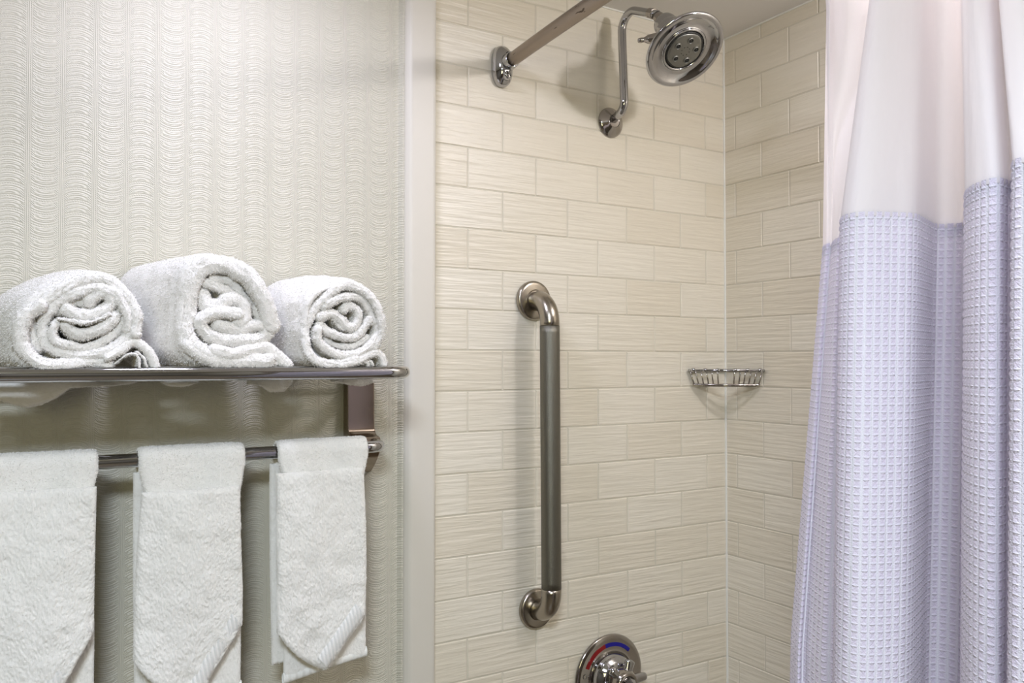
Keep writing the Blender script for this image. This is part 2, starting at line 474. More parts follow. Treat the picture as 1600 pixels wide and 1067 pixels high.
box('wall_front', (-2.2, -2.66, 0.0), (0.0, -2.6, CEIL), M_paint, kind='structure')
box('wall_tub_end', (0.0, -2.6, 0.0), (XC + 0.06, -1.56, CEIL), M_paint, kind='structure')
m, nt, b = new_mat('added_wood_door'); setp(b, rough=0.35)
vec, X, Y, Z = posnode(nt); mixcol(nt, b, noise(nt, vec, 1, 4, (30, 30, 2)), col(44, 28, 18), col(78, 52, 34))
box('added_door_1', (-1.55, -2.60, 0.0), (-0.70, -2.56, 2.05), m, bev=0.004, kind='structure')  # unseen dark door added for contrast in the chrome reflections

# ------------------------------------------------------------------ shower curtain rod
ROD_Z = ZB + 0.550
def rodx(d): return 0.154 - 4 * 0.035 * (d / 1.56) * (1 - d / 1.56)
rod = empty('shower_curtain_rod', (0.155, 0.0, ROD_Z), 'bowed satin metal shower curtain rod ending in a chrome wall bracket', 'curtain rod')
ys = np.linspace(0.030, 1.53, 60)
tube('rod', [(rodx(d), -d, ROD_Z) for d in ys], 0.0128, M_rod, rod, 32)
def rod_bracket(y0, s, px, kx):
    # waisted shield-shaped plate built as stacked outlines
    def outline(w, h, dn, n=48):
        pts = []
        for i in range(n):
            a = 2 * PI * i / n; c, s_ = math.cos(a), math.sin(a)
            z = h * s_ if s_ > 0 else dn * s_
            x = w * c * (1.0 - 0.20 * max(0, -s_) ** 2 - 0.12 * max(0, s_) ** 2)
            k = (abs(c) ** 3 + abs(s_) ** 3) ** (-1 / 3.0)
            pts.append((x * k, z * k))
        return pts
    V = []; lv = [(0.0, 1.0), (0.004, 1.04), (0.012, 1.0), (0.016, 0.90), (0.020, 0.72), (0.0235, 0.60), (0.025, 0.40), (0.0255, 0.01)]
    for dep, f in lv:
        for x, z in outline(0.0205 * f, 0.037 * f, 0.039 * f): V.append((px + x, y0 - s * dep, ROD_Z - 0.004 + z))
    me = np_mesh('wall_bracket', V, grid_quads(len(lv), 48, wrapm=True)); o = link('wall_bracket', me, M_chrome, rod)
    lathe('rod_socket', arc2([(0.0, 0.014), (0.0168, 0.014), (0.0160, 0.028), (0.0148, 0.041), (0.0132, 0.0418), (0.0120, 0.039)], 0.0012, 3), (kx, y0, ROD_Z), (rodx(0.05) - rodx(0.0) if s > 0 else rodx(0.05) - rodx(0.0), -s * 0.05, 0), M_chrome, o)
    lathe('set_screw', [(0, 0.0), (0.0030, 0.0), (0.0030, 0.004), (0.0, 0.0044)], (px + 0.002, y0 - s * 0.024, ROD_Z + 0.0145), (0.2, -0.3, 1), M_dark, o, 12)
    lathe('lower_boss', arc2([(0.0, 0.0), (0.0085, 0.0), (0.0085, 0.010), (0.006, 0.014), (0.0, 0.015)], 0.002, 3), (px + 0.001, y0 - s * 0.016, ROD_Z - 0.027), (0, -s, 0.0), M_chrome, o, 24)
rod_bracket(0.0, 1, 0.1465, 0.1535)
rod_bracket(-1.56, -1, 0.155, 0.155)

# ------------------------------------------------------------------ shower arm and head
sx = 0.4117
arm = empty('shower_fixture', (sx, 0.0, ZB + 0.4775), 'chrome shower with wide round tilted head on an S-bent pipe from the tiled wall', 'shower')
lathe('wall_flange', arc2([(0.0, 0.0005), (0.0315, 0.0005), (0.0315, 0.0025), (0.0285, 0.0065), (0.020, 0.0120), (0.0135, 0.0165), (0.0125, 0.0150), (0.0, 0.0150)], 0.002, 4), (sx, 0.0, ZB + 0.4775), (0, -1, 0), M_chrome2, arm)
pa = arc_path([(sx, 0.0, ZB + 0.4765), (sx, -0.048, ZB + 0.4960), (sx, -0.0385, ZB + 0.705), (sx, -0.150, ZB + 0.652)], [0.022, 0.030])
tube('arm_pipe', pa, 0.0085, M_chrome, arm, 28)
lathe('coupling_nut', arc2([(0.0, 0.0), (0.0098, 0.0), (0.0098, 0.003), (0.0088, 0.006), (0.0105, 0.008), (0.0105, 0.017), (0.0, 0.017)], 0.001, 3), (sx, -0.126, ZB + 0.6637), (0, -0.90, -0.43), M_chrome2, arm, 40)

hc = np.array([sx, -0.2258, ZB + 0.5575])      # centre of the face
hn = np.array([-0.0393, -0.6350, -0.7715]); hn /= np.linalg.norm(hn)
def hl(name, prof, mat, parent, seg=96, fn=None, r=0.0015): return lathe(name, arc2(prof, r, 4), tuple(hc), tuple(hn), mat, parent, seg, fn)
RH = 0.0762
shell = hl('shower_head', [(0.0, -0.104), (0.014, -0.104), (0.021, -0.098), (0.0235, -0.088), (0.022, -0.079), (0.027, -0.075), (0.0295, -0.066), (0.0290, -0.059), (0.035, -0.050), (0.043, -0.036), (0.056, -0.021), (0.068, -0.010), (RH, -0.004), (RH + 0.0015, 0.0), (RH - 0.002, 0.0035), (RH - 0.008, 0.003),
                        (RH - 0.014, -0.001), (0.052, -0.005), (0.044, -0.0035), (0.0425, 0.000), (0.0405, 0.0006), (0.0385, -0.001), (0.038, -0.006), (0.0, -0.006)], M_chrome, arm, r=0.003)
head = shell
hl('spray_ring', [(0.0375, -0.006), (0.0375, -0.001), (0.036, 0.0005), (0.0335, 0.0), (0.0330, -0.003), (0.033, -0.006)], M_dark, head, 96, lambda a, h: 1 + 0.012 * np.sign(np.sin(a * 30)))
face = hl('spray_face', [(0.0345, -0.004), (0.0345, 0.0005), (0.031, 0.0018), (0.0, 0.0028)], M_spray, head, 96, lambda a, h: 1 + 0.02 * np.cos(a * 5 + .6))
e1 = np.cross(np.array([0, 0, 1.0]), hn); e1 /= np.linalg.norm(e1); e2 = np.cross(hn, e1)
for i in range(5):
    a = 2 * PI * i / 5 + 0.35
    c = hc + (e1 * math.cos(a) + e2 * math.sin(a)) * 0.0215 + hn * 0.0022
    nz = lathe('nozzle', arc2([(0.0062, -0.001), (0.0062, 0.0012), (0.0050, 0.0024), (0.0042, 0.0015), (0.0040, -0.001)], 0.0008, 3), tuple(c), tuple(hn), M_spray, head, 24)
    lathe('nozzle_tip', arc2([(0.0, 0.0), (0.0040, 0.0), (0.0040, 0.0004), (0.0018, 0.0006), (0.0015, 0.0018), (0.0, 0.0018)], 0.0003, 2), tuple(c), tuple(hn), M_dark, head, 20)
for i in range(8):
    a = 2 * PI * i / 8
    c = hc + (e1 * math.cos(a) + e2 * math.sin(a)) * 0.0085 + hn * 0.0027
    lathe('spray_hole', [(0.0, 0.0), (0.0010, 0.0), (0.0009, 0.0004), (0.0, 0.0005)], tuple(c), tuple(hn), M_dark, head, 10)
# selector lever sticking out on the left of the shell
lv0 = hc - Rv * 0.046 + Uv * 0.035 + Wv * 0.034
ld = -Rv * 0.92 + Wv * 0.2 - Uv * 0.05; ld /= np.linalg.norm(ld)
lathe('spray_lever', arc2([(0.0, -0.014), (0.0090, -0.012), (0.0100, 0.004), (0.0085, 0.016), (0.0058, 0.022), (0.0044, 0.024), (0.0052, 0.030), (0.0040, 0.036), (0.0, 0.037)], 0.0015, 3), tuple(lv0), tuple(ld), M_chrome2, head, 28)
bj = hc - hn * 0.100
tail = np.array([sx, -0.143, ZB + 0.6555])
tube('swivel_neck', np.array([tail, tail + (bj - tail) * .5, bj, bj + hn * 0.01]), 0.0125, M_chrome2, head, 28, radii=[0.0085, 0.0115, 0.0128, 0.012])

# ------------------------------------------------------------------ grab bar
gx, gz1, gz0 = 0.2194, ZB + 0.0985, ZB - 0.5000
gb = empty('grab_bar', (gx, 0.0, gz0), 'vertical brushed steel safety grab bar on tiled wall', 'grab bar')
gpath = arc_path([(gx, -0.002, gz1), (gx, -0.060, gz1), (gx + 0.004, -0.060, gz0), (gx + 0.006, -0.002, gz0)], 0.045)
zt, zb_ = gz1 - 0.052, gz0 + 0.052
up_ = gpath[gpath[:, 2] >= zt]; lo_ = gpath[gpath[:, 2] <= zb_]
def addp(P, z, end):
    q = np.array([gx + 0.004 * (gz1 - z) / (gz1 - gz0), -0.060, z]); return np.vstack([P, q]) if end else np.vstack([q, P])
tube('upper_bend', addp(up_, zt, True), 0.0187, M_nickel, gb, 48)
tube('lower_bend', addp(lo_, zb_, False), 0.0187, M_nickel, gb, 48)
tube('textured_grip', [(gx + 0.004 * (gz1 - z) / (gz1 - gz0), -0.060, z) for z in np.linspace(zt, zb_, 40)], 0.0190, M_peen, gb, 48)
for x, z in ((gx, gz1), (gx + 0.006, gz0)):
    lathe('wall_flange', arc2([(0.0, 0.0005), (0.0385, 0.0005), (0.0385, 0.006), (0.0365, 0.0095), (0.033, 0.011), (0.0205, 0.0125), (0.0195, 0.0115), (0.0, 0.0115)], 0.0015, 4), (x, 0.0, z), (0, -1, 0), M_nickel, gb, 72)

# ------------------------------------------------------------------ shower valve
vx, vz = 0.4023, ZB - 0.6640
vv = empty('shower_valve', (vx, 0.0, vz), 'round chrome shower valve with red and blue temperature arc and lever knob', 'shower valve')
lathe('escutcheon', arc2([(0.0, 0.0005), (0.0835, 0.0005), (0.0850, 0.003), (0.0830, 0.0065), (0.0770, 0.0090), (0.0740, 0.0092), (0.0560, 0.0115), (0.0530, 0.0140), (0.0500, 0.0120), (0.0, 0.0110)], 0.002, 4), (vx, 0.0, vz), (0, -1, 0), M_chrome2, vv, 96)
def arc_strip(name, a0, a1, r0, r1, dep, mat, parent):
    V = []; n = 28
    for i in range(n):
        f = i / (n - 1); a = a0 + (a1 - a0) * f; w0, w1 = r0, r1
        for dd in (dep, dep + 0.0012):
            for r in (w0, w1): V.append((vx + r * math.sin(a), -dd + (0.0 if r == w1 else -0.0010), vz + r * math.cos(a)))
    V = np.array(V).reshape(n, 4, 3)[:, [0, 1, 3, 2]].reshape(-1, 3)
    me = np_mesh(name, V, grid_quads(n, 4, wrapm=True)); return link(name, me, mat, parent, smooth=False)
arc_strip('hot_marking', -1.15, -0.22, 0.0620, 0.0695, 0.0098, M_red, vv)
arc_strip('cold_marking', -0.22, 0.78, 0.0620, 0.0695, 0.0098, M_blue, vv)
# little drop-shaped mark left of the dial
V = []
for i in range(24):
    a = 2 * PI * i / 24
    for rr in (0.0042, 0.0030): V.append((vx - 0.0655 + rr * math.cos(a), -0.0112, vz + 0.012 + rr * 1.15 * math.sin(a)))
me = np_mesh('temperature_mark', V, grid_quads(24, 2, wrapn=True)); link('temperature_mark', me, M_mark, vv, smooth=False)
lathe('dome', arc2([(0.0505, 0.010), (0.0500, 0.016), (0.046, 0.026), (0.036, 0.036), (0.024, 0.040), (0.0, 0.041)], 0.004, 5), (vx, 0.0, vz), (0, -1, 0), M_chrome, vv, 72)
lathe('handle_hub', arc2([(0.0, 0.038), (0.030, 0.038), (0.0285, 0.058), (0.024, 0.066), (0.019, 0.067), (0.0165, 0.064), (0.0, 0.064)], 0.003, 4), (vx, 0, vz), (0, -1, 0), M_chrome2, vv, 48)
kn = lathe('faceted_knob', [(0.0, 0.064), (0.0155, 0.064), (0.0165, 0.072), (0.011, 0.081), (0.0, 0.083)], (vx, 0, vz), (0, -1, 0), M_chrome, vv, 8)
kn.data.polygons.foreach_set('use_smooth', np.zeros(len(kn.data.polygons), bool))
# fluted grip wings around the hub
def wing(a, L, w0, w1):
    d = np.array([math.sin(a), 0, math.cos(a)]); t = np.array([math.cos(a), 0, -math.sin(a)]); n_ = 14; V = []
    for i in range(n_):
        f = i / (n_ - 1); r = 0.018 + L * f; w = w0 + (w1 - w0) * f; hgt = 0.011 * (1 - 0.35 * f)
        cap = 1.0 if f < 0.85 else math.sqrt(max(0.0, 1 - ((f - 0.85) / 0.15) ** 2)) * 0.999 + 0.001
        for k in range(16):
            b_ = 2 * PI * k / 16
            V.append(np.array([vx, -0.048 - 0.002 * f, vz]) + d * r + t * (w * cap * math.cos(b_)) + np.array([0, -1, 0]) * (hgt * cap * math.sin(b_)))
    me = np_mesh('handle_grip', V, grid_quads(n_, 16, wrapm=True)); link('handle_grip', me, M_chrome, vv)
wing(0.42, 0.030, 0.010, 0.012); wing(-0.72, 0.028, 0.009, 0.011); wing(1.50, 0.042, 0.011, 0.008); wing(-1.75, 0.028, 0.009, 0.010); wing(2.6, 0.028, 0.009, 0.010)

# ------------------------------------------------------------------ corner wire basket
bz = ZB - 0.040
bk = empty('corner_wire_basket', (XC, 0.0, bz - 0.03), 'small chrome wire corner basket for soap, fixed in the tiled corner', 'soap basket')
A0 = np.array([0.6235, -0.006, bz]); B0 = np.array([XC - 0.006, -0.118, bz])
mid = (A0 + B0) / 2 + np.array([-0.016, -0.014, 0])
rim = catmull([A0, A0 * .72 + B0 * .28 + np.array([-.011, -.010, 0]), mid, A0 * .28 + B0 * .72 + np.array([-.011, -.010, 0]), B0], 40)
tube('front_rim', rim, 0.0030, M_chrome, bk, 14)
tube('back_rim', arc_path([A0, (XC - 0.006, -0.006, bz), B0], 0.006), 0.0030, M_chrome, bk, 14)
lo_off = np.array([0.0, 0.0, -0.030])
lowA, lowB = A0 + np.array([0.010, -0.001, -0.031]), B0 + np.array([-0.001, 0.010, -0.031])
low = catmull([lowA, lowA * .5 + lowB * .5 + np.array([-.010, -.009, 0]), lowB], 30)
tube('lower_hoop', low, 0.0019, M_chrome2, bk, 10)
low2 = low * 0.93 + np.array([XC, 0.0, bz - 0.031]) * 0.07; low2[:, 2] -= 0.003
tube('lower_hoop', low2[4:], 0.0019, M_chrome2, bk, 10)
rl = resample(rim, n=200); ll = resample(low, n=200)
for i in range(14):
    if i in (6, 7): continue
    f = int(4 + (191) * i / 13)
    a = rl[f]; b_ = ll[f]
    bot = b_ * 0.35 + np.array([XC - .008, -0.008, b_[2]]) * 0.65 if i % 1 == 0 else b_
    s = (a[0] - A0[0]) / (B0[0] - A0[0])
    # wires run down from the rim then back to the nearer wall
    back = np.array([b_[0] + 0.3 * (XC - b_[0]), -0.006, b_[2]]) if i < 7 else np.array([XC - 0.006, b_[1] * 0.7, b_[2]])
    tube('basket_wire', arc_path([a, b_, back], 0.005), 0.0016, M_chrome2, bk, 8)
for f in (12, 45, 78, 122, 155, 188):
    lathe('rim_collar', arc2([(0.0, -0.004), (0.0045, -0.004), (0.0045, 0.004), (0.0, 0.004)], 0.001, 2), tuple(rl[f]), tuple(rl[f + 2] - rl[f]), M_chrome, bk, 16)

# ------------------------------------------------------------------ towel shelf
SZ = ZB - 0.0370; LZ = ZB - 0.1600; XR, XL = -0.1285, -0.745
sh = empty('towel_shelf', (XR, 0.0, LZ), 'chrome wall-mounted towel shelf with hanging rail below, on patterned wallpaper', 'towel rack')
tube('shelf_frame', arc_path([(XR, -0.002, SZ), (XR, -0.20, SZ), (XL, -0.20, SZ), (XL, -0.002, SZ)], 0.038), 0.0098, M_chrome, sh, 36)
for d in (0.045, 0.085, 0.125, 0.163):
    tube('shelf_rail', [(XL, -d, SZ), (-0.44, -d, SZ), (XR, -d, SZ)], 0.0045, M_chrome, sh, 16)
tube('hanging_rail', arc_path([(XR, -0.010, LZ), (XR, -0.09, LZ), (XL, -0.09, LZ), (XL, -0.010, LZ)], 0.027), 0.0098, M_chrome, sh, 36)
def bracket(xa, xb):
    prof = [(0.0, SZ - 0.006), (-0.018, SZ - 0.006), (-0.020, SZ - 0.05), (-0.0205, LZ + 0.035), (-0.023, LZ + 0.020), (-0.032, LZ + 0.0135), (-0.048, LZ + 0.0115), (-0.050, LZ - 0.004), (-0.042, LZ - 0.020), (-0.022, LZ - 0.040), (-0.006, LZ - 0.052), (0.0, LZ - 0.053)]
    P = arc2(prof, 0.006, 4); import bmesh
    bm = bmesh.new(); n = len(P)
    L = [bm.verts.new((xa, y, z)) for y, z in P]; Rr = [bm.verts.new((xb, y, z)) for y, z in P]
    fs = []
    for i in range(n): bm.faces.new((L[i], L[(i + 1) % n], Rr[(i + 1) % n], Rr[i]))
    fl = bm.faces.new(L); fr = bm.faces.new(list(reversed(Rr)))
    eds = [e for e in fl.edges] + [e for e in fr.edges]
    bmesh.ops.recalc_face_normals(bm, faces=bm.faces[:])
    bmesh.ops.bevel(bm, geom=eds, offset=0.0018, segments=3, affect='EDGES', profile=0.5)
    me = bpy.data.meshes.new('wall_bracket'); bm.to_mesh(me); bm.free()
    o = link('wall_bracket', me, M_plate, sh, smooth=False)
    for z in (SZ - 0.040, LZ + 0.055): pass
    return o
bracket(-0.1655, -0.1165); bracket(XL - 0.02, XL + 0.028)

# ------------------------------------------------------------------ terry cloth builders
def fluff(V, N, quads, amp=0.0007, big=0.0016, bigs=45.0):
    """displace a dense cloth surface with soft lumps and loop noise"""
    d = big * vnoise(V + 3.1, bigs) + 0.5 * big * vnoise(V + 9.7, bigs * 2.3) + amp * vnoise(V + 1.7, 520.0) + amp * 0.7 * RNG.standard_normal(len(V)) * 0.5
    return V + N * d[:, None]
def vnormals(V, Q):
    n = np.cross(V[Q[:, 2]] - V[Q[:, 0]], V[Q[:, 3]] - V[Q[:, 1]]); N = np.zeros_like(V)
    for k in range(4): np.add.at(N, Q[:, k], n)
    l = np.linalg.norm(N, axis=1); l[l < 1e-12] = 1
    return N / l[:, None]
def fibres(V, Q, N, density, length=0.0021, width=0.00042):
    """short terry loops: one thin blade each, scattered evenly over the surface"""
    ar = 0.5 * np.linalg.norm(np.cross(V[Q[:, 2]] - V[Q[:, 0]], V[Q[:, 3]] - V[Q[:, 1]]), axis=1)
    n = int(ar.sum() * density); c = np.cumsum(ar); f = np.searchsorted(c, RNG.random(n) * c[-1]); f = np.minimum(f, len(Q) - 1)
    u, v = RNG.random((2, n, 1)); q = Q[f]
    P = (V[q[:, 0]] * (1 - u) + V[q[:, 1]] * u) * (1 - v) + (V[q[:, 3]] * (1 - u) + V[q[:, 2]] * u) * v
    nn = N[q[:, 0]]; rnd = RNG.standard_normal((n, 3)); side = np.cross(nn, rnd); side /= (np.linalg.norm(side, axis=1)[:, None] + 1e-9)
    L = length * (0.55 + 0.7 * RNG.random((n, 1)))
    lean = RNG.standard_normal((n, 3)) * 0.55 + np.array([0, 0, -0.25])
    d = nn + lean; d /= np.linalg.norm(d, axis=1)[:, None]
    P = P - nn * 0.0003
    m1 = P + d * L * 0.6; tip = P + d * L + np.array([0, 0, -1]) * L * 0.25
    w = width
    VV = np.stack([P - side * w, P + side * w, m1 + side * w * 0.8, m1 - side * w * 0.8, tip], 1).reshape(-1, 3)
    b0 = np.arange(n) * 5
    return VV, np.stack([b0, b0 + 1, b0 + 2, b0 + 3], -1), np.stack([b0 + 3, b0 + 2, b0 + 4], -1)
def cloth_obj(name, parts, mat, parent, density=380000, amp=0.0006, big=0.0013, bigs=45.0, flen=0.0021):
    Vs, Qs, Ts, off = [], [], [], 0
    for prt in parts:
        V, Q = prt[0], prt[1]; Wt = prt[2] if len(prt) > 2 else np.ones(len(V))
        N = vnormals(V, Q)
        # make sure normals look outwards from the sheet's own middle
        V2 = fluff(V, N * Wt[:, None], Q, amp, big, bigs); Vs.append(V2); Qs.append(Q + off); off += len(V2)
        if density:
            F, fq, ft = fibres(V2, Q, N, density, flen); Vs.append(F); Qs.append(fq + off); Ts.append(ft + off); off += len(F)
    me = np_mesh(name, np.concatenate(Vs), np.concatenate(Qs), np.concatenate(Ts) if Ts else None)
    return link(name, me, mat, parent)
def band(center, thick, yf, yb, step=0.0018, ystep=0.004, lean=(0, 0), grow=1.0, pivot=None, wob=0.003, roundr=None):
    """a sheet of cloth seen end on: centre line in the xz plane, given thickness, running from yf back to yb"""
    C = resample(catmull(center, 200), step)
    n = len(C); T = np.gradient(C, axis=0); T /= np.linalg.norm(T, axis=1)[:, None]; Nn = np.stack([T[:, 1], -T[:, 0]], -1)
    h = thick / 2.0; rr = roundr or h
    # closed section: offsets (along normal, along tangent)
    ends = np.linspace(0, PI, 9)[1:-1]
    idx = list(range(n)) + [n - 1] * 7 + list(range(n - 1, -1, -1)) + [0] * 7
    on = [1.0] * n + [math.cos(a) for a in ends] + [-1.0] * n + [-math.cos(a) for a in ends]
    ot = [0.0] * n + [math.sin(a) for a in ends] + [0.0] * n + [-math.sin(a) for a in ends]
    idx = np.array(idx); on = np.array(on); ot = np.array(ot)
    wave = wob * (np.sin(np.arange(n) * 0.045 + random.random() * 6) + 0.5 * np.sin(np.arange(n) * 0.11 + random.random() * 6))
    stations = []
    for a in np.linspace(0.0, PI / 2, 7): stations.append((rr * (1 - math.sin(a)) * 0 + rr * (1 - math.cos(PI / 2 - a)) if False else rr * (1 - math.cos(a)), math.sin(a)))
    # front rounding goes from a point (thickness 0) to full thickness
    stations = [(rr * (1 - math.cos(a)), math.sin(a)) for a in np.linspace(0.0, PI / 2, 8)]
    yl = abs(yb - yf); k = max(2, int((yl - rr) / ystep))
    stations += [(rr + (yl - rr) * j / k, 1.0) for j in range(1, k + 1)]
    pv = np.array(pivot) if pivot is not None else C.mean(0)
    V = []
    for dep, f in stations:
        g = 1 + (grow - 1) * dep / yl
        P = C[idx] + Nn[idx] * (h * f * on)[:, None] + T[idx] * (h * f * ot)[:, None]
        P = pv + (P - pv) * g + np.array(lean) * dep / yl
        y = yf + dep + wave[idx] * max(0.0, 1 - dep / 0.03)
        V.append(np.stack([P[:, 0], y, P[:, 1]], -1))
    V = np.concatenate(V); m_ = len(idx); Q = grid_quads(len(stations), m_, wrapm=True)
    Wt = np.ones(len(V)); Wt[:m_] = 0; Wt[m_:2 * m_] = 0.6
    return V, Q, Wt
def px2(x, y, d):
    """point of the photograph on the plane parallel to the wall at distance d"""
    ray = Wv + Rv * (x - 800) / FPX + Uv * (533.5 - y) / FPX
    q = CAMP + ray * ((-d - CAMP[1]) / ray[1]); return (q[0], q[2])
def trace(pts, sc, ox, oy, d): return [px2(ox + x / sc, oy + y / sc, d) for x, y in pts]

def body(outline, yf, yb, inset, lean, grow, pivot, step=0.0022, ystep=0.0035, sag=None):
    """closed shell of the roll: outline (front) lofted back, front rim rounded and closed a bit inside"""
    C = resample(catmull(outline, 300, True), step, closed=True); n = len(C); pv = np.array(pivot)
    V = []; yl = yb - yf
    cen = C.mean(0)
    st = [(0.030, 0.30), (0.028, 0.6), (0.022, 1 - inset * 1.1 / 0.06)]
    for a in np.linspace(0, PI / 2, 8): st.append((0.016 * (1 - math.sin(a)), 1 - inset / 0.06 * (1 - 0.0) * (1 - math.sin(a)) ** 1.0))
    for dep, f in st[:3]:
        V.append(np.stack([*(cen + (C - cen) * f).T, np.full(n, yf + dep)], -1))
    for a in np.linspace(0, PI / 2, 9):
        f = 1 - (inset / 0.06) * (1 - math.sin(a)); dep = 0.014 * (1 - math.sin(a)) if False else 0.012 * (1 - math.cos(PI / 2 - a)) * 0 + 0.012 * (1 - math.cos(a)) * 1.0
        V.append(np.stack([*(cen + (C - cen) * f).T, np.full(n, yf + dep + 0.0)], -1))
    k = int(yl / ystep)
    for j in range(1, k + 1):
        dep = 0.012 + (yl - 0.012) * j / k; sg = math.sin(min(1, dep / yl * 1.15) * PI / 2); g = np.array([1 + (grow[0] - 1) * sg, 1 + (grow[1] - 1) * sg])
        P = pv + (C - pv) * g + np.array(lean) * dep / yl
        V.append(np.stack([P[:, 0], P[:, 1], np.full(n, yf + dep)], -1))
    for f in (0.9, 0.6, 0.05):
        P2 = P.mean(0) + (P - P.mean(0)) * f; V.append(np.stack([*P2.T, np.full(n, yb + 0.006 * (1 - f))], -1))
    V = np.concatenate(V)[:, [0, 2, 1]]
    m_ = len(V) // n
    V[:, 2] = np.maximum(V[:, 2], SZ + 0.0045 + 0.0035 * np.sin(V[:, 1] * 150))
    return V, grid_quads(m_, n, wrapm=True)

def rolled(label, outline, bands, sc, ox, oy, d, yb, lean, grow, tails):
    o2 = trace(outline, sc, ox, oy, d)
    pv = (np.mean([p[0] for p in o2]), SZ + 0.006)
    e = empty('rolled_towel', (pv[0], -0.10, SZ + 0.01), label, 'towel', 'rolled bath towels on the chrome shelf')
    parts = [body(o2, -d + 0.004, yb, 0.010, lean, grow, pv)]
    cloth_obj('outer_wrap', parts, M_terry_s, e, density=300000)
    pb = [band(trace(p, sc, ox, oy, d), th / sc / 1302.0 * 1.24, -d + dy, -d + 0.075, roundr=min(0.0075, th / sc / 1302.0 * 0.5)) for p, th, dy in bands]
    cloth_obj('coiled_layers', pb, M_terry_s, e, density=420000, big=0.0015, bigs=75, amp=0.0009, flen=0.0022)
    pt_ = [band(trace(p, sc, ox, oy, d), th / sc / 1302.0 * 1.12, -d + dy, -d + dl, roundr=min(0.005, th / sc / 1302.0 * 0.55)) for p, th, dy, dl in tails]
    if pt_: cloth_obj('loose_fold', pt_, M_terry_s, e, density=380000, big=0.0010, amp=0.0006, flen=0.0019)
    return e
# right roll
r3 = rolled('white rolled bath towel at the right end of the shelf, nearest the shower tiles',
    [(880, 720), (960, 640), (990, 560), (985, 460), (940, 350), (860, 250), (760, 185), (640, 175), (520, 200), (420, 260), (365, 350), (345, 470), (345, 600), (360, 720), (400, 800), (520, 845), (700, 840), (810, 790)],
    [([(905, 690), (955, 600), (955, 500), (930, 400), (870, 310), (780, 240), (680, 218), (590, 260), (500, 350), (430, 440), (390, 540), (385, 640), (400, 720), (440, 780), (530, 812), (640, 815), (760, 780)], 66, 0.0),
     ([(905, 500), (880, 420), (840, 350), (760, 310), (660, 315), (580, 350), (530, 385)], 62, 0.004),
     ([(470, 560), (480, 640), (540, 705), (640, 750), (760, 745), (860, 690), (920, 610), (930, 520)], 64, 0.001),
     ([(545, 630), (640, 675), (760, 680), (860, 620)], 46, 0.010),
     ([(500, 525), (560, 570), (660, 610), (750, 615), (810, 570), (850, 510), (870, 480)], 62, 0.003),
     ([(500, 455), (580, 435), (640, 470), (700, 530), (760, 530), (790, 470), (770, 400), (710, 375), (680, 400)], 70, 0.005),
     ([(600, 480), (660, 545), (730, 568)], 22, 0.006)],
    4.85, 400, 400, 0.205, -0.012, (-0.012, 0.0), (1.16, 1.12),
    [([(640, 830), (760, 800), (860, 750), (930, 735), (970, 770), (985, 820)], 62, 0.0, 0.12),
     ([(720, 838), (790, 815), (850, 805), (860, 835)], 18, 0.002, 0.06),
     ([(820, 800), (880, 795), (905, 835)], 16, 0.004, 0.06)])
# left roll
r1 = rolled('white rolled bath towel at the left end of the chrome shelf',
    [(1120, 700), (1180, 600), (1185, 480), (1120, 350), (1030, 230), (930, 150), (800, 118), (660, 130), (500, 180), (330, 260), (200, 360), (130, 480), (100, 620), (100, 760), (130, 880), (260, 965), (450, 975), (700, 930), (900, 890), (1020, 800)],
    [([(1125, 640), (1140, 540), (1110, 420), (1040, 310), (950, 220), (850, 185), (720, 190), (580, 240), (440, 330), (330, 410)], 84, 0.0),
     ([(330, 410), (210, 500), (165, 620), (180, 750), (260, 850), (380, 910), (560, 905), (740, 880), (900, 905)], 96, -0.002),
     ([(250, 520), (270, 640), (310, 760)], 90, 0.012),
     ([(1075, 610), (1070, 500), (1010, 380), (920, 290), (810, 262), (680, 290), (540, 350), (430, 430), (365, 550), (370, 670), (440, 765), (560, 815), (700, 832), (850, 810), (990, 740), (1090, 660)], 80, 0.002),
     ([(470, 560), (440, 640), (470, 705), (570, 745), (700, 765), (830, 730), (950, 650), (1025, 560), (1000, 470)], 62, 0.005),
     ([(545, 575), (610, 635), (710, 650), (830, 610), (930, 550), (970, 500)], 84, 0.003),
     ([(490, 525), (600, 538), (700, 556), (800, 540), (910, 485)], 26, 0.001),
     ([(560, 440), (640, 480), (750, 495), (850, 460), (930, 400), (920, 330), (860, 305), (780, 335), (740, 380)], 84, 0.002),
     ([(500, 450), (580, 390), (680, 375), (760, 420)], 76, 0.006)],
    5.335, 0, 400, 0.205, -0.012, (-0.03, 0.0), (1.06, 1.08),
    [([(900, 850), (1000, 790), (1100, 720), (1190, 745), (1260, 820), (1300, 920)], 74, 0.0, 0.12),
     ([(960, 900), (1050, 830), (1120, 815), (1155, 850), (1160, 925)], 17, 0.002, 0.06),
     ([(1140, 800), (1200, 850), (1225, 925)], 17, 0.004, 0.06)])
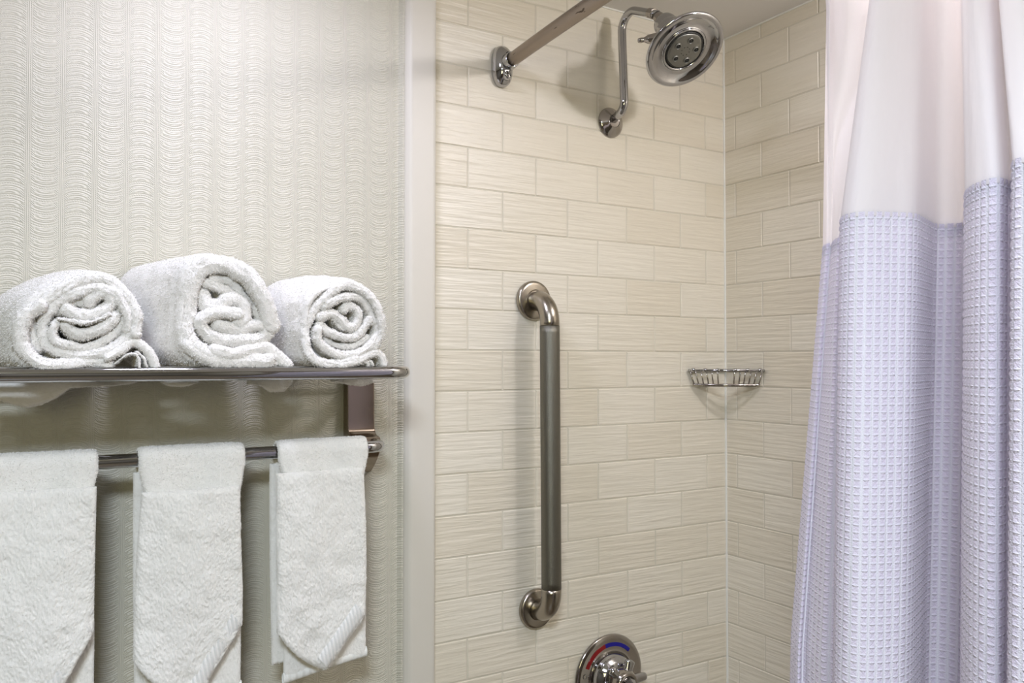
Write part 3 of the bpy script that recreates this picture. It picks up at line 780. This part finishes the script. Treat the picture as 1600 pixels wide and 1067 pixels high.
# middle roll, the fattest
r2 = rolled('white rolled bath towel in the middle, fattest and tallest of the shelf rolls',
    [(1010, 660), (1025, 580), (965, 420), (885, 260), (785, 160), (650, 92), (500, 72), (390, 110), (310, 210), (282, 340), (272, 470), (262, 600), (262, 720), (300, 830), (400, 920), (600, 965), (850, 930), (960, 800)],
    [([(1000, 620), (960, 480), (880, 320), (780, 220), (650, 160), (520, 160), (430, 220), (385, 330), (370, 450), (360, 560), (350, 680), (400, 780), (500, 850), (650, 890), (800, 890), (960, 900)], 125, 0.0),
     ([(1000, 640), (930, 715), (800, 735), (650, 735), (530, 700), (460, 620), (490, 560), (600, 520), (740, 530)], 95, 0.002),
     ([(480, 400), (520, 470), (620, 470), (700, 420), (790, 460), (800, 550), (760, 600)], 112, 0.005),
     ([(600, 620), (740, 650), (860, 620), (960, 620)], 95, 0.006),
     ([(500, 290), (600, 330), (700, 360)], 60, 0.008),
     ([(560, 260), (700, 290), (790, 400), (890, 520), (970, 580)], 66, 0.009)],
    4.85, 220, 380, 0.205, -0.012, (-0.045, 0.0), (1.18, 1.0),
    [([(560, 810), (700, 840), (850, 800), (950, 790), (1040, 850), (1120, 925)], 95, 0.0, 0.14),
     ([(760, 900), (900, 870), (1030, 910)], 60, 0.004, 0.10)])

# corners of the rolls sagging through the shelf rails, each a part of its own roll
def sag_flap(parent, pts, d, thick=0.012):
    P = [px2(x, y, d) for x, y in pts]
    top = SZ - 0.008
    xs = np.array([p[0] for p in P]); zs = np.array([p[1] for p in P])
    n, m_ = 70, 30; V = []
    xx = np.linspace(xs.min(), xs.max(), n); zb = np.interp(xx, xs, zs)
    for s in (1, -1):
        for i in range(n):
            for j in range(m_):
                f = j / (m_ - 1); z = top + (zb[i] - top) * f
                e_ = min(1, min(i, n - 1 - i) / 6.0, (m_ - 1 - j) / 6.0); th = thick / 2 * math.sqrt(1 - (1 - e_) ** 2)
                V.append((xx[i], -d + s * th + 0.006 * math.sin(xx[i] * 60) * f, z))
    V = np.array(V); Q = grid_quads(n, m_); Q2 = Q[:, ::-1] + n * m_
    # weld the two sheets loosely by sharing zero-thickness borders
    cloth_obj('sagging_corner', [(V, np.vstack([Q, Q2]))], M_terry_s, parent, density=200000, big=0.001, amp=0.0004, flen=0.0015)
sag_flap(r1, [(-40, 612), (0, 626), (25, 634), (45, 637), (65, 633), (90, 620), (110, 606), (180, 603), (215, 598)], 0.115)
sag_flap(r2, [(250, 598), (262, 603), (285, 604), (310, 598)], 0.15)
sag_flap(r2, [(385, 600), (405, 604), (420, 612), (445, 612), (458, 600)], 0.12)
sag_flap(r3, [(515, 596), (545, 601), (566, 604), (585, 598)], 0.13)

# ------------------------------------------------------------------ folded towels on the hanging rail
def sheet(xl, xr, zt, zbf, y0, thick, tilt=0.0, n=110, step=0.0022, topround=True, wave=0.0025, ph=0.0, belly=0.0):
    """pillowy slab of folded terry: xl/xr are functions of depth t, zbf the lower outline across u"""
    zlow = min(zbf(u) for u in np.linspace(0, 1, 21)); m_ = int((zt - zlow) / step)
    us = np.linspace(0, 1, n); ts = np.linspace(0, 1, m_)
    U, T = np.meshgrid(us, ts, indexing='ij')
    zb = np.array([zbf(u) for u in us])[:, None]
    Z = zt + (zb - zt) * T
    tt = (zt - Z) / (zt - zlow)
    XLa = np.interp(tt, np.linspace(0, 1, len(xl)), xl); XRa = np.interp(tt, np.linspace(0, 1, len(xr)), xr)
    X = XLa + (XRa - XLa) * U
    wd_ = (XRa - XLa)
    du = np.minimum(U, 1 - U) * wd_; dv = np.minimum(T, 1 - T) * (zt - zb)
    r_ = thick * 0.75
    e_ = np.clip(np.minimum(du, dv) / r_, 0, 1); th = thick / 2 * np.sqrt(np.clip(1 - (1 - e_) ** 2, 0, 1))
    Yc = y0 + tilt * tt + wave * np.sin(U * 5.0 + ph + tt * 2.2) + wave * 0.8 * np.sin(U * 2.3 - tt * 4 + ph * 2) - belly * np.sin(np.clip(tt * 1.1, 0, 1) * PI) * np.sin(U * PI)
    Vf = np.stack([X, Yc - th, Z], -1).reshape(-1, 3); Vb = np.stack([X, Yc + th, Z], -1).reshape(-1, 3)
    Q = grid_quads(n, m_); nV = len(Vf)
    Wt = np.clip(e_.reshape(-1) * 4, 0, 1)
    return np.vstack([Vf, Vb]), np.vstack([Q, Q[:, ::-1] + nV]), np.concatenate([Wt, Wt])
def drape(xa, xb, zback, zfront, thick, n=90, out=0.0100, wave=0.0):
    """cloth going over the rail: back leg, over the top, front leg"""
    cy, cz = -0.09, LZ; R0 = out + thick / 2; path = []
    for z in np.arange(zback, cz, 0.0025): path.append((cy + R0 + 0.001, z))
    for a in np.linspace(0, PI, 18): path.append((cy + R0 * math.cos(a), cz + R0 * math.sin(a)))
    for z in np.arange(cz - 0.002, zfront, -0.0025): path.append((cy - R0, z))
    P = np.array(path); m_ = len(P); T = np.gradient(P, axis=0); T /= np.linalg.norm(T, axis=1)[:, None]; Nn = np.stack([-T[:, 1], T[:, 0]], -1)
    us = np.linspace(0, 1, n); V = []; Ws = []
    s_ = np.arange(m_)
    for sgn in (1, -1):
        for i, u in enumerate(us):
            x0 = xa(P[:, 1]) if callable(xa) else xa; x1 = xb(P[:, 1]) if callable(xb) else xb
            X = x0 + (x1 - x0) * u
            e_ = np.minimum(1, np.minimum(np.minimum(u, 1 - u) * abs(np.mean(x1 - x0)) / (thick * .7), np.minimum(s_, m_ - 1 - s_) / 3.0)); th = thick / 2 * np.sqrt(np.clip(1 - (1 - e_) ** 2, 0, 1))
            w = wave * math.sin(u * 9); Ws.append(np.clip(e_ * 4, 0, 1) * np.ones(m_))
            V.append(np.stack([X + 0 * P[:, 0], P[:, 0] + sgn * Nn[:, 0] * th - w * (P[:, 0] < cy), P[:, 1] + sgn * Nn[:, 1] * th], -1))
    V = np.concatenate(V); Q = grid_quads(n, m_); h_ = n * m_
    return V, np.vstack([Q, Q[:, ::-1] + h_]), np.concatenate(Ws)
def hand_towel(label, xl_top, xr_top, pocket_z, xl, xr, tip, hem_l, hem_r, zhem, back_l, group='folded hand towels on the lower rail'):
    e = empty('hand_towel', ((xl_top + xr_top) / 2, -0.09, LZ), label, 'towel', group)
    th = 0.0085
    # cuff over the rail with long back leg
    taper = lambda z: np.interp(z, [pocket_z - 0.03, LZ - 0.01, LZ + .02], [xl_top + 0.013, xl_top, xl_top])
    taper2 = lambda z: np.interp(z, [pocket_z - 0.03, LZ - 0.01, LZ + .02], [xr_top - 0.010, xr_top, xr_top])
    cloth_obj('rail_cuff', [drape(taper, taper2, zhem + 0.04, pocket_z - 0.03, th, wave=0.0034)], M_terry, e, big=0.0010)
    # layers behind
    lay = [sheet([back_l, back_l + 0.001, back_l + 0.004], [xr[0] - 0.02] * 3, LZ - 0.018, lambda u: zhem + 0.022 + 0.01 * u, -0.079, 0.010, wave=0.002, ph=1),
           sheet([xl[0] + 0.012, hem_l, hem_l], [xr[0] - 0.01, hem_r, hem_r], LZ - 0.10, lambda u: zhem + 0.017 * u, -0.098, 0.010, wave=0.0015, ph=2)]
    cloth_obj('back_layers', lay, M_terry, e, big=0.0009)
    # front fold: pocket lip at the top, pointed lower end
    tu, tz, lz_, rz_ = tip
    def zb(u):
        if u < tu:
            f = u / tu; return lz_ + (tz - lz_) * (f ** 0.78) + 0.012 * math.sin(f * PI) * -0.6
        f = (u - tu) / (1 - tu); return tz + (rz_ - tz) * f ** 0.98
    cloth_obj('front_fold', [sheet(xl, xr, pocket_z, zb, -0.1165, 0.0125, tilt=-0.006, wave=0.0028, ph=xl[0] * 9, belly=0.004, n=140)], M_terry, e, big=0.0018, bigs=38, density=480000, amp=0.0010, flen=0.0026)
    # ribbed border running along the right diagonal of the point
    zlow = tz
    n = 90; V = []; uv = []
    for i in range(n):
        f = i / (n - 1); u = tu + 0.01 + (0.985 - tu) * f; z = zb(u) + 0.001
        tt = (pocket_z - z) / (pocket_z - zlow); a = np.interp(tt, np.linspace(0, 1, len(xl)), xl); c = np.interp(tt, np.linspace(0, 1, len(xr)), xr)
        x = a + (c - a) * u
        for j, (o_, yy) in enumerate(((0.0015, 0.001), (0.003, -0.0030), (0.009, -0.0052), (0.0165, -0.0058), (0.025, -0.0052), (0.028, -0.001))):
            zz_ = z + o_ * 0.78; xx_ = x - o_ * 0.62 
            yw = -0.1165 - 0.006 * tt + 0.0028 * math.sin(u * 5 + xl[0] * 9 + tt * 2.2) + 0.0028 * .8 * math.sin(u * 2.3 - tt * 4 + xl[0] * 18)
            V.append((xx_, yw + yy - 0.0026, zz_)); uv.append((xx_ + 0.15 * zz_, o_))
    me = np_mesh('woven_border', V, grid_quads(n, 6)[:, ::-1]); ul = me.uv_layers.new(name='UVMap')
    li = np.zeros(len(me.loops), np.int32); me.loops.foreach_get('vertex_index', li); ul.data.foreach_set('uv', np.array(uv, np.float32)[li].ravel())
    link('woven_border', me, M_rib, e)
    # hem along the bottom of the long layer
    V = []; uv = []
    n = 80
    for i in range(n):
        u = i / (n - 1); x = hem_l - 0.001 + (hem_r - hem_l + 0.002) * u; z = zhem + 0.017 * u
        yw = -0.098 + 0.0015 * math.sin(u * 5.0 + 2 + 2.2) + 0.0015 * 0.8 * math.sin(u * 2.3 - 4 + 4)
        for k in range(12):
            a = 2 * PI * k / 12; V.append((x, yw + 0.0058 * math.cos(a) * (1 if 1 else 1), z + 0.0055 + 0.0085 * math.sin(a))); uv.append((x, k * 0.002))
    me = np_mesh('hem', V, grid_quads(n, 12, wrapm=True)); ul = me.uv_layers.new(name='UVMap')
    li = np.zeros(len(me.loops), np.int32); me.loops.foreach_get('vertex_index', li); ul.data.foreach_set('uv', np.array(uv, np.float32)[li].ravel())
    link('hem', me, M_hem, e)
    return e
m, nt, b = new_mat('stitched_hem'); setp(b, rough=0.9, spec=0.1, sheen=0.2, base=col(240, 241, 238))
vec, X, Y, Z = posnode(nt, 'uv')
bump(nt, b, eop('SINE', X * (2 * PI / 0.011)) * 0.5 + noise(nt, vec, 700, 2) * 0.5, 0.7, 0.0016); M_hem = m

def hx(x, y, d=0.112): return px2(x, y, d)
def mk(label, top, lip, Lp, Rp, tip, hem, back):
    """all arguments in photograph pixels on the plane of the towel"""
    (tlx, trx, ty) = top
    d = 0.1165
    xl = [hx(x, y, d)[0] for x, y in Lp]; xr = [hx(x, y, d)[0] for x, y in Rp]
    tipx, tipz = hx(*tip[0], d); lz_ = hx(*tip[1], d)[1]; rz_ = hx(*tip[2], d)[1]
    tt = 1.0; a, c = xl[-1], xr[-1]
    return hand_towel(label, hx(tlx, ty, .10)[0], hx(trx, ty, .10)[0], hx((lip[0] + lip[1]) / 2, lip[2], d)[1], xl, xr,
                      ((tipx - a) / (c - a), tipz, lz_, rz_), hx(hem[0], hem[2], .10)[0], hx(hem[1], hem[2], .10)[0], hx(hem[0], hem[2], .10)[1], hx(back, 900, .08)[0])
mk('white folded hand towel hanging rightmost on the rail, its striped hem fully visible',
   (433, 573, 683), (432, 570, 735), [(431, 735), (430, 840), (430, 940), (432, 1045)], [(569, 735), (572, 820), (572, 900), (568, 960), (566, 1045)],
   ((508, 1045), (434, 985), (567, 960)), (443, 572, 1066), 421)
mk('white folded hand towel hanging in the middle of the rail, corner folded to a point',
   (216, 382, 692), (222, 376, 764), [(221, 764), (214, 860), (209, 960), (207, 1040), (210, 1100)], [(375, 764), (376, 850), (379, 930), (378, 1000), (376, 1100)],
   ((306, 1098), (209, 1030), (378, 975)), (222, 376, 1128), 207)
mk('white folded hand towel hanging leftmost on the rail, cut off by the picture edge',
   (-32, 153, 703), (-34, 152, 766), [(-34, 766), (-40, 900), (-44, 1000), (-44, 1110)], [(151, 766), (149, 850), (147, 940), (146, 1000), (144, 1110)],
   ((78, 1106), (-40, 1030), (146, 985)), (-20, 146, 1140), -50)

# ------------------------------------------------------------------ shower curtain
def wpos(pxx, fwd):
    lat = fwd * (pxx - 800) / FPX
    wh = Wv[:2] / np.linalg.norm(Wv[:2]); return CAMP[:2] + fwd * wh + lat * Rv[:2]
#           px at header top, at seam, at picture bottom ; forward distance at header, seam, bottom
CT = [(1296, 1287, 1232, .925, .975, .985),
      (1301, 1293, 1243, .915, .950, .940),
      (1310, 1301, 1252, .925, .945, .945),
      (1330, 1304, 1262, .935, .925, .930),
      (1358, 1311, 1280, .930, .905, .900),
      (1374, 1324, 1300, .915, .895, .890),
      (1374, 1323, 1301, .880, .850, .850),
      (1369, 1315, 1297, .840, .785, .790),
      (1380, 1328, 1307, .825, .757, .762),
      (1402, 1357, 1335, .820, .747, .745),
      (1430, 1400, 1378, .820, .750, .745),
      (1450, 1433, 1410, .830, .757, .755),
      (1459, 1450, 1428, .855, .785, .785),
      (1472, 1465, 1442, .870, .812, .815),
      (1490, 1488, 1465, .870, .812, .815),
      (1508, 1512, 1492, .860, .800, .800),
      (1514, 1524, 1502, .835, .760, .760),
      (1508, 1511, 1493, .795, .672, .680),
      (1518, 1519, 1501, .780, .640, .645),
      (1532, 1541, 1523, .775, .617, .620),
      (1550, 1565, 1548, .780, .608, .610),
      (1564, 1584, 1564, .790, .618, .620),
      (1570, 1597, 1574, .780, .600, .605),
      (1561, 1586, 1563, .755, .562, .565),
      (1572, 1598, 1576, .745, .548, .548),
      (1600, 1630, 1610, .735, .540, .538),
      (1640, 1668, 1650, .740, .550, .548),
      (1690, 1715, 1700, .735, .560, .560),
      (1730, 1760, 1745, .700, .540, .540),
      (1790, 1820, 1810, .680, .530, .530),
      (1850, 1880, 1880, .670, .540, .540)]
z_head, z_seam, z_bot, z_floor = ZB + 0.37, ZB + 0.1141, ZB - 0.34, 0.16
top_z = ROD_Z + 0.018
lvH = np.array([wpos(c[0], c[3]) for c in CT]); lvS = np.array([wpos(c[1], c[4]) for c in CT]); lvB = np.array([wpos(c[2], c[5]) for c in CT])
# at the rod the folds gather on the rod line
nC = len(CT)
rod_y = np.interp(np.arange(nC), [0, nC - 1], [0.70, 1.14])
lvT = np.stack([np.array([rodx(y) for y in rod_y]) + 0.020 * np.sin(np.arange(nC) * 1.05 + 0.6), -rod_y], -1)
lvF = lvB + (lvB - lvS) * 0.75
NU = 1700
def lev(L, n): return catmull(L, n)
uu0 = lev(lvS, 4000); arcS = np.concatenate([[0], np.cumsum(np.linalg.norm(np.diff(uu0, axis=0), axis=1))])
tpar = np.interp(np.linspace(0, arcS[-1], NU), arcS, np.linspace(0, 1, 4000))
def at_par(L, t):
    D = catmull(L, 4000); x = np.linspace(0, 1, 4000); return np.stack([np.interp(t, x, D[:, a]) for a in (0, 1)], -1)
gT, gH, gS, gB, gF = [at_par(L, tpar) for L in (lvT, lvH, lvS, lvB, lvF)]
Uarc = np.linspace(0, arcS[-1], NU)
def curt_xy(z):
    if z >= z_head: f = (z - z_head) / (top_z - z_head); f = f * f * (3 - 2 * f); return gH * (1 - f) + gT * f
    if z >= z_seam: f = (z - z_seam) / (z_head - z_seam); return gS * (1 - f) + gH * f
    if z >= z_bot: f = (z - z_bot) / (z_seam - z_bot); return gB * (1 - f) + gS * f
    f = (z - z_floor) / (z_bot - z_floor); return gF * (1 - f) + gB * f
cur = empty('shower_curtain', (0.12, -0.75, 1.0), 'lavender waffle-weave shower curtain with white fabric header, drawn to one side', 'shower curtain')
Cw = 0.0067; CwX = 0.0079
def curtain_part(name, zs, mat, usel, relief=0.0, thick=0.0, offs=0.0):
    V, uv = [], []
    for z in zs:
        xy = curt_xy(z)[usel]; T = np.gradient(xy, axis=0); T /= (np.linalg.norm(T, axis=1)[:, None] + 1e-9); Nn = np.stack([T[:, 1], -T[:, 0]], -1)
        u_ = Uarc[usel]
        if relief:
            fx = np.abs((u_ / CwX) % 1 - 0.5) * 2; fy = abs((z / Cw) % 1 - 0.5) * 2
            d = relief * (np.maximum(fx ** 1.8, 0.6 * fy ** 1.8) - 0.5); xy = xy - Nn * d[:, None]
            rag = (fy > 0.72) * 0.0008
        if offs: xy = xy - Nn * offs
        V.append(np.column_stack([xy, np.full(len(xy), z)])); uv.append(np.column_stack([u_, np.full(len(u_), z)]))
    n_ = len(usel); V = np.concatenate(V); uv = np.concatenate(uv)
    me = np_mesh(name, V, grid_quads(len(zs), n_)); ul = me.uv_layers.new(name='UVMap')
    li = np.zeros(len(me.loops), np.int32); me.loops.foreach_get('vertex_index', li); ul.data.foreach_set('uv', uv.astype(np.float32)[li].ravel())
    o = link(name, me, mat, cur)
    return o
allu = np.arange(NU)
print('curtain arc', arcS[-1])
curtain_part('header', np.linspace(top_z, z_seam - 0.004, 120), M_header, allu[::3])
zz1 = np.arange(z_seam, ZB - 0.42, -Cw / 4)
curtain_part('waffle_panel', np.concatenate([zz1, np.linspace(zz1[-1] - 0.004, z_floor, 90)]), M_waffle, allu, relief=0.0022)
for s in (1,):
    curtain_part('seam_band', np.linspace(z_seam + 0.0015, z_seam - 0.010, 9), M_seam, allu[::2], offs=0.0028)
